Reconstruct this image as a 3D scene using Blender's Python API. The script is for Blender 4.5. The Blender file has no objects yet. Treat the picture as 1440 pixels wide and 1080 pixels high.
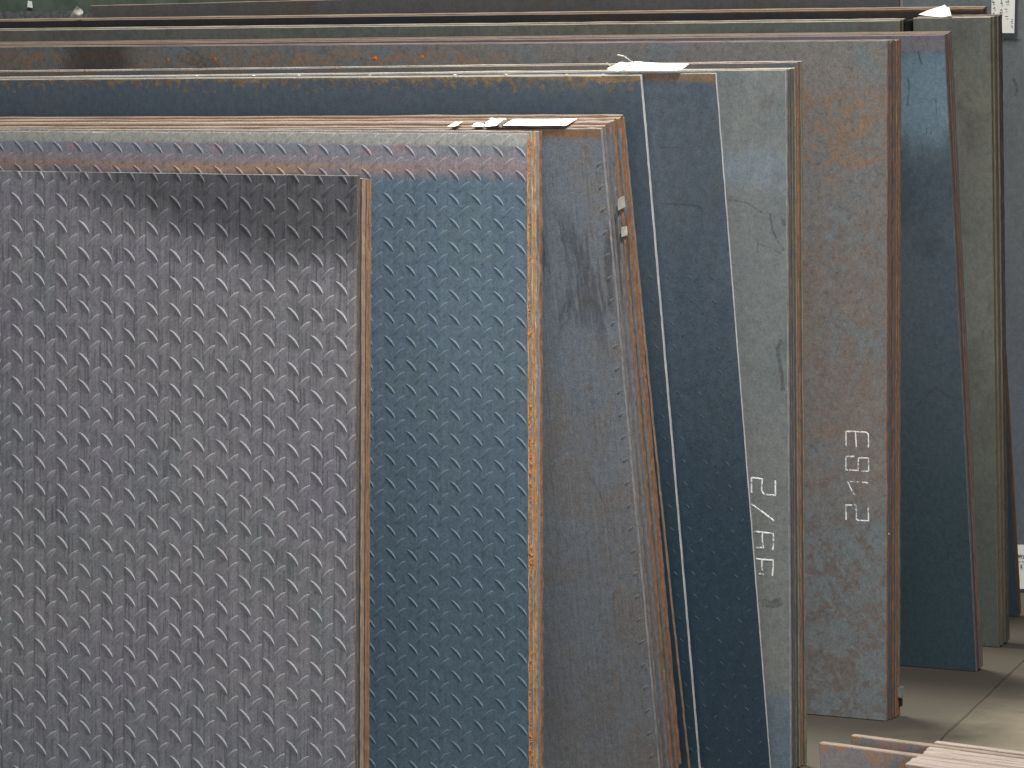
import bpy, bmesh, math, random
from mathutils import Vector, Matrix
from mathutils import noise as mnoise
R = math.radians
random.seed(7)
scene = bpy.context.scene
C = scene.collection

# ------------------------------------------------------------------ camera
CAM_H, PITCH, FPX = 1.0, R(5), 5000.0
cd = bpy.data.cameras.new("camera"); cam = bpy.data.objects.new("camera", cd); C.objects.link(cam)
cd.sensor_width = 36.0; cd.lens = FPX / 1440 * 36.0
cd.clip_start = 0.05; cd.clip_end = 200
cam.location = (0, 0, CAM_H); cam.rotation_euler = (R(90) - PITCH, 0, 0)
scene.camera = cam

# ------------------------------------------------------------------ world, lamps, exposure
w = bpy.data.worlds.new("World"); scene.world = w; w.use_nodes = True
bg = w.node_tree.nodes["Background"]
bg.inputs[0].default_value = (0.90, 0.95, 1.0, 1); bg.inputs[1].default_value = 0.17

def area(name, loc, target, sx, sy, power, col):
    l = bpy.data.lights.new(name, 'AREA'); l.shape = 'RECTANGLE'; l.size = sx; l.size_y = sy
    l.energy = power; l.color = col
    o = bpy.data.objects.new(name, l); C.objects.link(o)
    o.location = loc
    o.rotation_euler = (Vector(target) - Vector(loc)).to_track_quat('-Z', 'Y').to_euler()
    return o
area("rooflight", (-0.25, 6.35, 4.8), (0.3, 5.6, 0), 0.8, 0.7, 300, (1.0, 0.95, 0.86))
lamp = area("lug_accent", (0.75, 3.45, 3.5), (-0.15, 4.5, 0.65), 0.5, 0.35, 42, (1.0, 0.98, 0.95))  # added lamp with no known source, brings out the front plates' lugs
lamp.data.spread = R(70)
area("front_fill", (0.7, -3.5, 1.35), (0.2, 5.0, 0.7), 6.0, 2.2, 250, (0.96, 0.98, 1.0))  # added fill behind the camera, brightens the sheet faces

scene.view_settings.view_transform = 'Standard'; scene.view_settings.look = 'None'
scene.view_settings.exposure = 0.0; scene.view_settings.gamma = 1.0
scene.cycles.use_denoising = True

# ------------------------------------------------------------------ helpers: geometry frames
YAW = 27.0
class Frame:
    """a sheet plane: base line offset s, yaw, forward lean th, right-end coordinate t (metres)"""
    def __init__(f, s, t, th, yaw=YAW):
        a, th = R(yaw), R(th)
        f.u = Vector((math.cos(a), -math.sin(a), 0)); n = Vector((math.sin(a), math.cos(a), 0)); f.n = n
        z = Vector((0, 0, 1))
        f.v = math.cos(th) * z - math.sin(th) * n
        f.m = math.cos(th) * n + math.sin(th) * z
        f.o = s * n + t * f.u
    def shifted(f, dx=0, dy=0, dz=0):
        g = object.__new__(Frame); g.u, g.n, g.v, g.m = f.u, f.n, f.v, f.m
        g.o = f.o + f.u * dx + f.m * dy + f.v * dz
        return g
    def matrix(f):
        M = Matrix.Identity(4)
        for i, c in enumerate((f.u, f.m, f.v, f.o)):
            for r in range(3): M[r][i] = c[r]
        return M
    def loc(f, p):
        d = p - f.o
        return Vector((d.dot(f.u), d.dot(f.m), d.dot(f.v)))
def ray(x, y):
    X = (x - 720) / FPX; Y = -(y - 540) / FPX
    return Vector((X, math.cos(PITCH) + Y * math.sin(PITCH), -math.sin(PITCH) + Y * math.cos(PITCH)))
def on_plane(x, y, o, nrm):
    d = ray(x, y); c = Vector((0, 0, CAM_H))
    return c + d * ((o - c).dot(nrm) / d.dot(nrm))
def face_pt(x, y, f):
    """point of a sheet's front face seen at that place of the photograph, in the sheet's own metres"""
    p = f.loc(on_plane(x, y, f.o, f.m)); return (p.x, p.z)

# ------------------------------------------------------------------ helpers: materials
def lin(c):
    return tuple(((v / 255) / 12.92 if v / 255 <= 0.04045 else ((v / 255 + 0.055) / 1.055) ** 2.4) for v in c)
KF, KE = 1.4, 0.85
class MB:
    def __init__(s, name):
        s.m = bpy.data.materials.new(name); s.m.use_nodes = True
        s.nt = s.m.node_tree; s.nodes = s.nt.nodes; s.L = s.nt.links
        s.b = s.nodes["Principled BSDF"]
        tc = s.nodes.new("ShaderNodeTexCoord"); tc.name = "sheet_space"; s.co = tc.outputs["Object"]
        oi = s.nodes.new("ShaderNodeObjectInfo"); s.rnd = oi.outputs["Random"]
        sp = s.nodes.new("ShaderNodeSeparateXYZ"); s.L.new(s.co, sp.inputs[0])
        s.x, s.y, s.z = sp.outputs
    def put(s, sock, v):
        if isinstance(v, (int, float)): sock.default_value = v
        elif isinstance(v, tuple): sock.default_value = v if len(v) == len(sock.default_value) else (*v, 1)
        else: s.L.new(v, sock)
    def math(s, op, a, b=0.0, c=0.0):
        n = s.nodes.new("ShaderNodeMath"); n.operation = op
        for i, v in enumerate((a, b, c)): s.put(n.inputs[i], v)
        return n.outputs[0]
    def add(s, a, b): return s.math('ADD', a, b)
    def mul(s, a, b): return s.math('MULTIPLY', a, b)
    def sub(s, a, b): return s.math('SUBTRACT', a, b)
    def off(s, k):
        """object coordinates moved by a fixed seed and by the object's random number"""
        n = s.nodes.new("ShaderNodeVectorMath"); n.operation = 'ADD'; s.L.new(s.co, n.inputs[0])
        cb = s.nodes.new("ShaderNodeCombineXYZ")
        r = s.mul(s.rnd, 37.0)
        s.put(cb.inputs[0], s.add(r, k * 3.17)); s.put(cb.inputs[1], k * 1.31); s.put(cb.inputs[2], s.add(r, k * 5.7))
        s.L.new(cb.outputs[0], n.inputs[1]); return n.outputs[0]
    def noise(s, scale, detail=3, rough=0.55, dist=0.0, k=0, rnd=False):
        n = s.nodes.new("ShaderNodeTexNoise"); n.inputs["Detail"].default_value = detail
        n.inputs["Roughness"].default_value = rough; n.inputs["Distortion"].default_value = dist
        vm = s.nodes.new("ShaderNodeVectorMath"); vm.operation = 'MULTIPLY'
        if rnd: s.L.new(s.off(k), vm.inputs[0])
        else:
            ad = s.nodes.new("ShaderNodeVectorMath"); ad.operation = 'ADD'; s.L.new(s.co, ad.inputs[0])
            ad.inputs[1].default_value = (k * 3.17, k * 1.31, k * 5.7); s.L.new(ad.outputs[0], vm.inputs[0])
        vm.inputs[1].default_value = scale if isinstance(scale, tuple) else (scale,) * 3
        s.L.new(vm.outputs[0], n.inputs["Vector"]); n.inputs["Scale"].default_value = 1.0
        return n.outputs["Fac"]
    def step(s, v, lo, hi):
        n = s.nodes.new("ShaderNodeMapRange"); n.interpolation_type = 'SMOOTHSTEP'
        s.put(n.inputs[0], v)
        if lo <= hi:
            n.inputs[1].default_value = lo; n.inputs[2].default_value = hi; n.inputs[3].default_value = 0; n.inputs[4].default_value = 1
        else:
            n.inputs[1].default_value = hi; n.inputs[2].default_value = lo; n.inputs[3].default_value = 1; n.inputs[4].default_value = 0
        return n.outputs[0]
    def mix(s, f, a, b):
        n = s.nodes.new("ShaderNodeMix"); n.data_type = 'RGBA'
        s.put(n.inputs[0], f); s.put(n.inputs[6], a); s.put(n.inputs[7], b); return n.outputs[2]
    def scale(s, col, v):
        n = s.nodes.new("ShaderNodeVectorMath"); n.operation = 'SCALE'
        s.put(n.inputs[0], col); s.put(n.inputs[3], v); return n.outputs[0]
    def bump(s, h, strength, dist=0.001, prev=None):
        n = s.nodes.new("ShaderNodeBump"); n.inputs["Strength"].default_value = strength; n.inputs["Distance"].default_value = dist
        s.L.new(h, n.inputs["Height"])
        if prev is not None: s.L.new(prev, n.inputs["Normal"])
        return n.outputs[0]
    def done(s, col, rough=0.5, metal=0.0, normal=None, spec=0.5):
        s.put(s.b.inputs["Base Color"], col); s.put(s.b.inputs["Roughness"], rough); s.put(s.b.inputs["Metallic"], metal)
        s.b.inputs["Specular IOR Level"].default_value = spec
        if normal is not None: s.L.new(normal, s.b.inputs["Normal"])
        return s.m

def steel(name, h, a, b, c=None, cpos=(.52, .66), cscale=9, rust=None, bands=(), low=(), streak=0.0, rough=.48, metal=.25,
          scuff=0.0, blotch=2.2, wave=.35, grain=.22, k=1, extra=None):
    """mill scale on rolled steel: two oxide tones, an optional third, rust spots, tempered bands along the top edge"""
    m = MB(name)
    d = m.sub(h, m.z)                                            # distance below the top edge
    big = m.noise((blotch, blotch, blotch * 1.3), 5, .6, .4, k)
    col = m.mix(m.step(m.add(m.mul(big, .7), m.mul(m.noise((38, 38, 30), 6, .75, .3, k + 1), .3)), .40, .60), lin(a), lin(b))
    if c:
        mid = m.noise((cscale, cscale, cscale * .8), 7, .66, .6, k + 2)
        col = m.mix(m.step(mid, *cpos), col, lin(c))
    edge_n = m.add(m.mul(m.noise((7, 7, 7), 5, .65, .3, k + 4), .55), m.mul(m.noise((70, 70, 28), 4, .7, .3, k + 5), .45))
    for (d0, d1, cc, amp, soft) in bands:                        # tempered or stained bands measured from the top edge
        dn = m.add(d, m.mul(m.sub(edge_n, .5), amp))
        msk = m.step(dn, d1 + soft, d1 - soft)
        if d0 > 0: msk = m.mul(msk, m.step(dn, d0 - soft, d0 + soft))
        col = m.mix(msk, col, lin(cc))
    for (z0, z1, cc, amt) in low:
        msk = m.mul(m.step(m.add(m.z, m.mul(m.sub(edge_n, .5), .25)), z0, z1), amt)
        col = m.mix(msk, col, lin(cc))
    if rust:
        for (amt, scale, cc, zbias) in rust:
            r = m.noise((scale, scale, scale), 8, .72, .5, k + 7 + scale * .1)
            if zbias: r = m.add(r, m.mul(m.step(d, zbias[1], 0.0), zbias[0]))
            msk = m.step(r, .68 - amt, .76 - amt)
            r2 = m.noise(120, 3, .6, 0, k + 9)
            col = m.mix(m.mul(msk, m.step(r2, .2, .75)), col, lin(cc))
    if extra: col = extra(m, col, d)
    fine = m.noise((420, 420, 420), 2, .7, 0, k + 11)
    mid2 = m.noise((120, 120, 90), 5, .75, .2, k + 12)
    tone = m.add(1.0 - grain, m.mul(m.add(m.mul(m.step(fine, .3, .7), 1.15), m.mul(m.step(mid2, .3, .7), .85)), grain))
    st = m.noise((230, 230, 3.5), 2, .6, 0, k + 13)
    if streak:
        s2 = m.noise((430, 430, 16), 2, .6, .1, k + 14)
        tone = m.mul(tone, m.add(1 - streak * .25, m.mul(m.step(st, .3, .7), streak * .5)))
        tone = m.mul(tone, m.sub(1.0 + streak * .12, m.mul(m.step(s2, .54, .66), streak * .85)))
    if scuff:
        sc = m.noise((16, 16, 5), 6, .75, 1.6, k + 15)
        tone = m.mul(tone, m.add(1.0, m.mul(m.step(sc, .60, .70), -scuff)))
    col = m.scale(m.scale(col, tone), KF)
    rg = m.add(rough - .08, m.mul(mid2, .16))
    nb = m.bump(m.noise((5, 5, 4), 2, .5, 0, k + 17), wave, .004)
    nb = m.bump(fine, .12, .0006, nb)
    if streak: nb = m.bump(st, .35, .0008, nb)
    return m.done(col, rg, metal, nb)

def edge_mat(name, a, b, c, flake, flake_amt=.5, rough=.75, metal=0.05, k=1, top=None, KT=.62):
    """cut edge of a plate: drawn-out streaks of oxide with lumps of rust"""
    m = MB(name)
    s1 = m.noise((60, 260, 34), 7, .7, .3, k, True)
    s2 = m.noise((70, 500, 40), 5, .7, .3, k + 2, True)
    col = m.mix(m.step(s1, .36, .62), lin(a), lin(b))
    col = m.mix(m.step(s2, .45, .68), col, lin(c))
    fl = m.noise((90, 240, 60), 7, .75, .6, k + 4, True)
    fl2 = m.noise((6, 6, 5), 4, .6, 0, k + 5, True)
    col = m.mix(m.step(m.add(fl, m.mul(m.sub(fl2, .5), .5)), .68 - flake_amt * .2, .78 - flake_amt * .2), col, lin(flake))
    if top:                                                      # the top edge, in two tones of its own
        geo = m.nodes.new("ShaderNodeTexCoord"); sp = m.nodes.new("ShaderNodeSeparateXYZ")
        tr = m.nodes.new("ShaderNodeVectorTransform"); tr.vector_type = 'NORMAL'; tr.convert_from = 'WORLD'; tr.convert_to = 'OBJECT'
        g2 = m.nodes.new("ShaderNodeNewGeometry"); m.L.new(g2.outputs["True Normal"], tr.inputs[0]); m.L.new(tr.outputs[0], sp.inputs[0])
        st = m.noise((30, 300, 30), 5, .7, .2, k + 6, True)
        tcol = m.mix(m.step(st, .4, .66), tuple(v * KT for v in lin(top[0])), tuple(v * KT for v in lin(top[1])))
        col = m.mix(m.step(sp.outputs[2], .4, .7), col, tcol)
    fine = m.noise((500, 500, 300), 2, .7, 0, k + 8)
    col = m.scale(m.scale(col, m.add(.72, m.mul(fine, .56))), KE)
    nb = m.bump(fl, .5, .0015); nb = m.bump(fine, .4, .0008, nb)
    return m.done(col, rough, metal, nb)

def plain(name, col, rough=.6, metal=0.0, var=.25, scale=80, col2=None):
    m = MB(name)
    n = m.noise(scale, 4, .65, .2)
    c = m.mix(m.step(n, .35, .65), lin(col), lin(col2 or tuple(v * (1 - var) for v in col)))
    return m.done(c, rough, metal, m.bump(n, .15, .001))

# ------------------------------------------------------------------ helpers: objects
def link(name, me, mats, parent=None, M=None):
    o = bpy.data.objects.new(name, me); C.objects.link(o)
    if mats and not me.materials:
        for mm in mats: me.materials.append(mm)
    if parent is not None: o.parent = parent
    if M is not None: o.matrix_local = M
    return o
def tag(o, label, cat, group=None):
    o["label"] = label; o["category"] = cat
    if group: o["group"] = group
    return o

def sheet_mesh(name, length, h, t, nx=60, nz=110, rag=.0005, slope=0.0, bow=0.0, seed=0, smooth_left=True):
    """a plate: x from -length to 0 (right end), y from 0 (front) to t (back), z from 0 to h; uneven cut edges, 0.8 mm arris"""
    rnd = random.Random(seed); c = min(.0008, t * .2)
    xs = [-length * (i / nx) ** 1.6 for i in range(nx, -1, -1)]
    zs = [h * j / nz for j in range(nz + 1)]
    sd = seed * 3.7
    def jit(q, kk): return rag * (mnoise.noise(Vector((q * 60, kk, sd))) * 1.1 + mnoise.noise(Vector((q * 210, kk + 5, sd))) * .7)
    rings = []
    def place(i, j, inset, y):
        x, z = xs[i], zs[j]
        top = h + slope * x
        z = z / h * top
        if i == nx: x += jit(z, 1.3 + y * 90)
        if j == nz: z += jit(x, 9.1 + y * 90)
        if inset:
            if i == 0: x += c
            if i == nx: x -= c
            if j == 0: z += c
            if j == nz: z -= c
        yb = bow * math.sin(math.pi * min(1, max(0, z / h))) if bow else 0
        return (x, y + yb, z)
    verts, faces, mi = [], [], []
    idx = {}
    for side, y in ((0, 0.0), (1, t)):
        for i in range(nx + 1):
            for j in range(nz + 1):
                idx[side, i, j] = len(verts); verts.append(place(i, j, True, y))
        for i in range(nx):
            for j in range(nz):
                q = (idx[side, i, j], idx[side, i + 1, j], idx[side, i + 1, j + 1], idx[side, i, j + 1])
                faces.append(q if side == 0 else q[::-1]); mi.append(0)
    loop = [(i, 0) for i in range(nx)] + [(nx, j) for j in range(nz)] + [(i, nz) for i in range(nx, 0, -1)] + [(0, j) for j in range(nz, 0, -1)]
    mids = []
    for y in (c, t - c):
        r = []
        for (i, j) in loop:
            r.append(len(verts)); verts.append(place(i, j, False, y))
        mids.append(r)
    n = len(loop)
    chain = [[idx[0, i, j] for (i, j) in loop], mids[0], mids[1], [idx[1, i, j] for (i, j) in loop]]
    for A, B in zip(chain, chain[1:]):
        for k in range(n):
            k2 = (k + 1) % n
            faces.append((A[k2], A[k], B[k], B[k2])); mi.append(1)
    me = bpy.data.meshes.new(name); me.from_pydata(verts, [], faces); me.update()
    me.polygons.foreach_set("material_index", mi)
    return me

def make_sheet(name, f, length, h, t, face, edge, label, cat, group=None, **kw):
    me = sheet_mesh(name, length, h, t, **kw)
    o = link(name, me, [face, edge], None, f.matrix())
    return tag(o, label, cat, group)

def lug_mesh(name, L, W, H, mirror, seg=8):
    """one raised tread lug: a pointed oval, rounded across; lies on y = 0 and rises towards -y"""
    vs, fs = [], []
    prof = ((-1, 0), (-.5, .15), (0, .38), (.38, .74), (.62, .92), (1, 0))
    ang = R(-43) if not mirror else R(43)
    ca, sa = math.cos(ang), math.sin(ang)
    for i in range(seg + 1):
        s = -1 + 2 * i / seg
        ww = W * (1 - s * s) ** .8 + .0002; hh = H * (1 - abs(s) ** 3) + .0
        for (px, ph) in prof:
            lx = s * L / 2; lz = px * ww
            vs.append((lx * ca - lz * sa, -ph * hh + .0002, lx * sa + lz * ca))
    n = len(prof)
    for i in range(seg):
        for j in range(n - 1):
            a = i * n + j; fs.append((a, a + 1, a + n + 1, a + n))
    me = bpy.data.meshes.new(name); me.from_pydata(vs, [], fs); me.update()
    # make the normals face -y
    if me.polygons[seg * (n - 1) // 2].normal.y > 0: me.flip_normals()
    me.polygons.foreach_set("use_smooth", [True] * len(me.polygons))
    return me

def follow(mat, o):
    mat.node_tree.nodes["sheet_space"].object = o
def tread(sheet, mat, cx, cz, px, pz, length, h, L, W, H, pick, name="tread_lug", clip=True, lug_mat=None):
    """lugs in two alternating directions; those picked become parts, the rest one joined part"""
    A = lug_mesh(name, L, W, H, False); B = lug_mesh(name, L, W, H, True)
    lug_mat = lug_mat or mat
    A.materials.append(lug_mat); B.materials.append(lug_mat); follow(lug_mat, sheet)
    follow(mat, sheet)
    spots, edge_spots = [], []
    for mirror in (0, 1):
        x0 = cx + (px / 2 if mirror else 0); z0 = cz + (pz / 2 if mirror else 0)
        i0 = int((-length - x0) / px); 
        for i in range(i0, 200):
            x = x0 + i * px
            if x > .010: break
            if x < -length + .01: continue
            for j in range(-80, 80):
                z = z0 + j * pz
                if not .010 < z < h + .010: continue
                if z > h - L * .36 or x > -L * .38:
                    if clip: edge_spots.append((x, z, mirror))
                else: spots.append((x, z, mirror))
    key = pick
    spots.sort(key=key)
    cut = 0
    for (x, z, mi) in spots[:300]:
        if key((x, z, mi)) > 1e5: break
        o = link(name, B if mi else A, None, sheet, Matrix.Translation((x, 0, z))); cut += 1
    rest = spots[cut:]
    return_spots = [q for q in edge_spots]
    for (x, z, mi) in return_spots:                               # lugs sheared through by the plate's edge
        bm = bmesh.new(); bm.from_mesh(B if mi else A)
        for v in bm.verts: v.co.x += x; v.co.z += z
        for co, no in (((0, 0, h - .0009), (0, 0, 1)), ((-.0009, 0, 0), (1, 0, 0))):
            bmesh.ops.bisect_plane(bm, geom=bm.verts[:] + bm.edges[:] + bm.faces[:], plane_co=co, plane_no=no, clear_outer=True)
            bmesh.ops.holes_fill(bm, edges=[e for e in bm.edges if e.is_boundary and all((v.co - Vector(co)).dot(Vector(no)) > -1e-5 for v in e.verts)], sides=30)
        if len(bm.faces):
            me = bpy.data.meshes.new(name); bm.to_mesh(me); me.polygons.foreach_set("use_smooth", [True] * len(me.polygons)); link(name, me, [lug_mat], sheet)
        bm.free()
    if rest:
        vs, fs = [], []
        for (x, z, mi) in rest:
            src = B if mi else A; b = len(vs)
            vs += [(v.co.x + x, v.co.y, v.co.z + z) for v in src.vertices]
            fs += [tuple(b + q for q in p.vertices) for p in src.polygons]
        me = bpy.data.meshes.new("tread_lugs"); me.from_pydata(vs, [], fs); me.update()
        me.polygons.foreach_set("use_smooth", [True] * len(me.polygons))
        o = link("tread_lugs", me, [lug_mat], sheet); o["kind"] = "stuff"

def ribbon(name, pts, width, mat, parent, lift=.0004, step=.003, seed=0):
    """a brush or chalk stroke lying on a sheet's front face, with ragged sides"""
    rnd = random.Random(seed)
    path = []
    for (a, b) in zip(pts, pts[1:]):
        n = max(2, int(math.hypot(b[0] - a[0], b[1] - a[1]) / step))
        for i in range(n): path.append((a[0] + (b[0] - a[0]) * i / n, a[1] + (b[1] - a[1]) * i / n))
    path.append(pts[-1])
    vs, fs = [], []
    for i, p in enumerate(path):
        q0 = path[max(0, i - 1)]; q1 = path[min(len(path) - 1, i + 1)]
        dx, dz = q1[0] - q0[0], q1[1] - q0[1]; l = math.hypot(dx, dz) or 1
        nx, nz = -dz / l, dx / l
        w1 = width / 2 * rnd.uniform(.8, 1.15); w2 = width / 2 * rnd.uniform(.8, 1.15)
        for (q, y) in ((w1, 0), (w1 * .6, lift), (-w2 * .6, lift), (-w2, 0)):
            vs.append((p[0] + nx * q, -y - .00005, p[1] + nz * q))
        if i:
            b = len(vs) - 8
            for j in range(3): fs.append((b + j, b + j + 1, b + j + 5, b + j + 4))
    me = bpy.data.meshes.new(name); me.from_pydata(vs, [], fs); me.update()
    return link(name, me, [mat], parent)

def slab(name, quad, thick, nrm, mat, parent=None, curl=0.0, nseg=8, seed=0, ragged=0.0):
    """a thin card from four corner points (world), subdivided, slightly curled, with real thickness"""
    a, b, c, d = [Vector(p) for p in quad]
    o = (a + b + c + d) / 4; nrm = Vector(nrm).normalized()
    vs, fs = [], []
    rnd = random.Random(seed)
    N = nseg
    for side in (0, 1):
        for i in range(N + 1):
            for j in range(N + 1):
                s, t = i / N, j / N
                p = (a * (1 - s) + b * s) * (1 - t) + (d * (1 - s) + c * s) * t
                k = curl * (mnoise.noise(Vector((s * 2.2, t * 1.5, seed * 1.7))) + .6 * (s - .5) ** 2 * 4)
                if ragged and i in (0, N): p = p + (b - a).normalized() * ragged * mnoise.noise(Vector((t * 6, s, seed)))
                vs.append(p + nrm * (k + (thick if side else 0)) - o)
    M = (N + 1) ** 2
    for side in (0, 1):
        for i in range(N):
            for j in range(N):
                q = [side * M + i * (N + 1) + j, side * M + (i + 1) * (N + 1) + j, side * M + (i + 1) * (N + 1) + j + 1, side * M + i * (N + 1) + j + 1]
                fs.append(q if side else q[::-1])
    for i in range(N):
        for (p, q) in (((i, 0), (i + 1, 0)), ((N - i, N), (N - i - 1, N)), ((0, N - i), (0, N - i - 1)), ((N, i), (N, i + 1))):
            A = p[0] * (N + 1) + p[1]; B = q[0] * (N + 1) + q[1]
            fs.append((A, B, B + M, A + M))
    me = bpy.data.meshes.new(name); me.from_pydata([tuple(v) for v in vs], [], fs); me.update()
    bm = bmesh.new(); bm.from_mesh(me); bmesh.ops.recalc_face_normals(bm, faces=bm.faces); bm.to_mesh(me); bm.free()
    ob = link(name, me, [mat], parent)
    ob.location = o
    return ob

def box_part(name, x0, x1, y0, y1, z0, z1, mat, parent, bev=.002):
    bm = bmesh.new(); bmesh.ops.create_cube(bm, size=1)
    for v in bm.verts: v.co = Vector(((x0 + x1) / 2 + v.co.x * (x1 - x0), (y0 + y1) / 2 + v.co.y * (y1 - y0), (z0 + z1) / 2 + v.co.z * (z1 - z0)))
    bmesh.ops.bevel(bm, geom=bm.edges[:], offset=bev, segments=2, affect='EDGES')
    me = bpy.data.meshes.new(name); bm.to_mesh(me); bm.free()
    return link(name, me, [mat], parent)

M_black0 = plain("black_steel", (30, 30, 30), .5)
ORD = ["first", "second", "third", "fourth", "fifth", "sixth", "seventh", "eighth", "ninth", "tenth"]

# ------------------------------------------------------------------ ground
def concrete():
    m = MB("concrete")
    n1 = m.noise(1.1, 6, .6, .4); n2 = m.noise(9, 6, .7, .3, 3); n3 = m.noise(160, 3, .7, 0, 5)
    c = m.mix(m.step(n1, .35, .65), lin((128, 119, 99)), lin((114, 107, 92)))
    c = m.mix(m.mul(m.step(n2, .55, .72), .5), c, lin((84, 78, 68)))
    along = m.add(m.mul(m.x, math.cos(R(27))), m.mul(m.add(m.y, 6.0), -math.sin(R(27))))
    floor_shade = m.step(m.add(along, m.add(m.mul(m.sub(n2, .5), .22), m.mul(m.sub(n1, .5), .35))), -1.66, -1.92)
    c = m.mix(m.mul(floor_shade, .95), c, lin((60, 55, 46)))                 # shadow around the racks, painted into the concrete colour
    n4 = m.noise(38, 5, .75, .5, 8)
    c = m.mix(m.mul(m.step(n4, .58, .68), .5), c, lin((66, 58, 48)))
    c = m.scale(c, m.add(.8, m.mul(n3, .4)))
    return m.done(c, .7, 0, m.bump(n3, .2, .001, m.bump(n2, .2, .003)))
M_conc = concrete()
def floor():
    bm = bmesh.new()
    bmesh.ops.create_grid(bm, x_segments=8, y_segments=8, size=14)
    me = bpy.data.meshes.new("floor"); bm.to_mesh(me); bm.free()
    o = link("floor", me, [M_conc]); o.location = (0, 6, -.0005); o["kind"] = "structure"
    # a saw-cut joint crossing the floor on the right
    p = [on_plane(x, y, Vector((0, 0, 0)), Vector((0, 0, 1))) for (x, y) in ((1440, 928), (1300, 1062))]
    d = (p[1] - p[0]).normalized(); p0 = p[0] - d * 2.0; p1 = p[1] + d * .5
    s = Vector((-d.y, d.x, 0)) * .0008
    vs = []; N = 60
    for i in range(N + 1):
        q = p0.lerp(p1, i / N); jj = mnoise.noise(Vector((i * .7, 0, 0))) * .0015
        vs += [tuple(q + s + Vector((jj, 0, .003))), tuple(q - s + Vector((jj, 0, .003)))]
    fs = [(2 * i, 2 * i + 1, 2 * i + 3, 2 * i + 2) for i in range(N)]
    me = bpy.data.meshes.new("floor_joint"); me.from_pydata(vs, [], fs)
    j = link("floor_joint", me, [plain("joint_filler", (74, 68, 56), .9)]); j["kind"] = "structure"
floor()

# ------------------------------------------------------------------ edge materials
E_orange = edge_mat("edge_orange_rust", (112, 88, 58), (156, 118, 76), (176, 156, 130), (172, 112, 48), .75, k=1, top=((168, 156, 138), (136, 124, 110)))
E_brown = edge_mat("edge_brown_rust", (90, 66, 46), (122, 84, 52), (138, 110, 84), (152, 90, 42), .5, k=2, top=((168, 154, 134), (142, 124, 106)))
E_red = edge_mat("edge_red_rust", (98, 70, 56), (124, 84, 62), (136, 108, 90), (146, 88, 50), .4, k=3, top=((140, 124, 112), (112, 96, 86)))
E_gray = edge_mat("edge_grey_cut", (112, 114, 118), (140, 138, 140), (160, 154, 150), (140, 122, 100), .1, .55, .3, k=4, top=((150, 144, 134), (124, 118, 110)))
E_tan = edge_mat("edge_tan", (108, 88, 74), (126, 104, 86), (146, 126, 108), (140, 98, 60), .3, k=5, top=((176, 156, 136), (146, 126, 110)))
E_dark = edge_mat("edge_dark", (56, 52, 48), (78, 68, 60), (104, 90, 78), (110, 84, 52), .3, k=6, top=((140, 122, 106), (110, 94, 80)))
E_pale = edge_mat("edge_pale_sheared", (160, 164, 168), (186, 188, 190), (200, 198, 194), (150, 140, 126), .05, .5, .2, k=8, top=((168, 166, 160), (142, 140, 134)))
E_lav = edge_mat("edge_lavender_grey", (92, 86, 84), (112, 104, 102), (130, 122, 120), (122, 92, 68), .15, .6, .2, k=11, top=((136, 116, 104), (112, 94, 84)))
E_strip = edge_mat("edge_pinkish_grey", (138, 122, 110), (156, 140, 130), (166, 152, 142), (150, 116, 86), .15, k=10, top=((164, 150, 140), (140, 126, 116)), KT=.95)
E_olive = edge_mat("edge_olive_rust", (90, 82, 62), (112, 100, 74), (128, 118, 96), (130, 100, 50), .45, k=9, top=((168, 164, 152), (130, 126, 116)), KT=.9)

# ------------------------------------------------------------------ face materials
def s1_extra(m, col, d):
    # dark reflection painted into the colour as a ragged patch below the top edge
    n = m.noise((5, 5, 3), 5, .65, .3, 31); n2 = m.noise((60, 60, 2.5), 3, .6, 0, 33)
    e = m.add(m.mul(m.sub(n, .5), .09), m.mul(m.sub(n2, .5), .05))
    depth = m.add(m.mul(m.step(m.x, -.56, -.10), .085), .012)
    msk = m.step(m.sub(m.add(d, e), depth), .045, -.03)
    msk = m.mul(msk, m.step(m.x, -.52, -.30))
    return m.mix(m.mul(msk, .9), col, lin((72, 73, 77)))
S1_ARGS = dict(h=.8727, a=(110, 107, 116), b=(113, 111, 115), c=(105, 108, 112), cpos=(.5, .7), cscale=5, low=((.30, .0, (98, 104, 110), .7),), k=1, extra=s1_extra)
F_S1 = steel("scale_purple_grey", streak=.44, rough=.5, metal=.3, grain=.28, **S1_ARGS)
def s2_extra(m, col, d):
    # straw coloured tempering, strongest in the middle of the sheet's length
    n = m.noise((4, 4, 30), 4, .6, .3, 22)
    msk = m.mul(m.mul(m.step(d, .040, .049), m.step(d, .060, .052)), m.mul(m.step(n, .38, .58), m.step(m.x, -.08, -.22)))
    col = m.mix(m.mul(msk, .75), col, lin((150, 120, 96)))
    n2 = m.noise((12, 12, 40), 4, .6, .3, 23)
    return m.mix(m.mul(m.mul(m.step(n2, .5, .6), m.mul(m.step(d, .012, .02), m.step(d, .032, .024))), .55), col, lin((140, 108, 108)))
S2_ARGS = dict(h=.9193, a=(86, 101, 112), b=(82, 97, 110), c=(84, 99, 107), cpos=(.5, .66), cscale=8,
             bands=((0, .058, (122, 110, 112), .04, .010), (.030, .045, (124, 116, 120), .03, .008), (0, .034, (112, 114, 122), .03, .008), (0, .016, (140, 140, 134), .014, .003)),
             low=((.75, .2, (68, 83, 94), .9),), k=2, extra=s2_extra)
F_S2 = steel("scale_teal_temper", streak=.10, rough=.45, metal=.25, grain=.3, **S2_ARGS)
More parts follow.
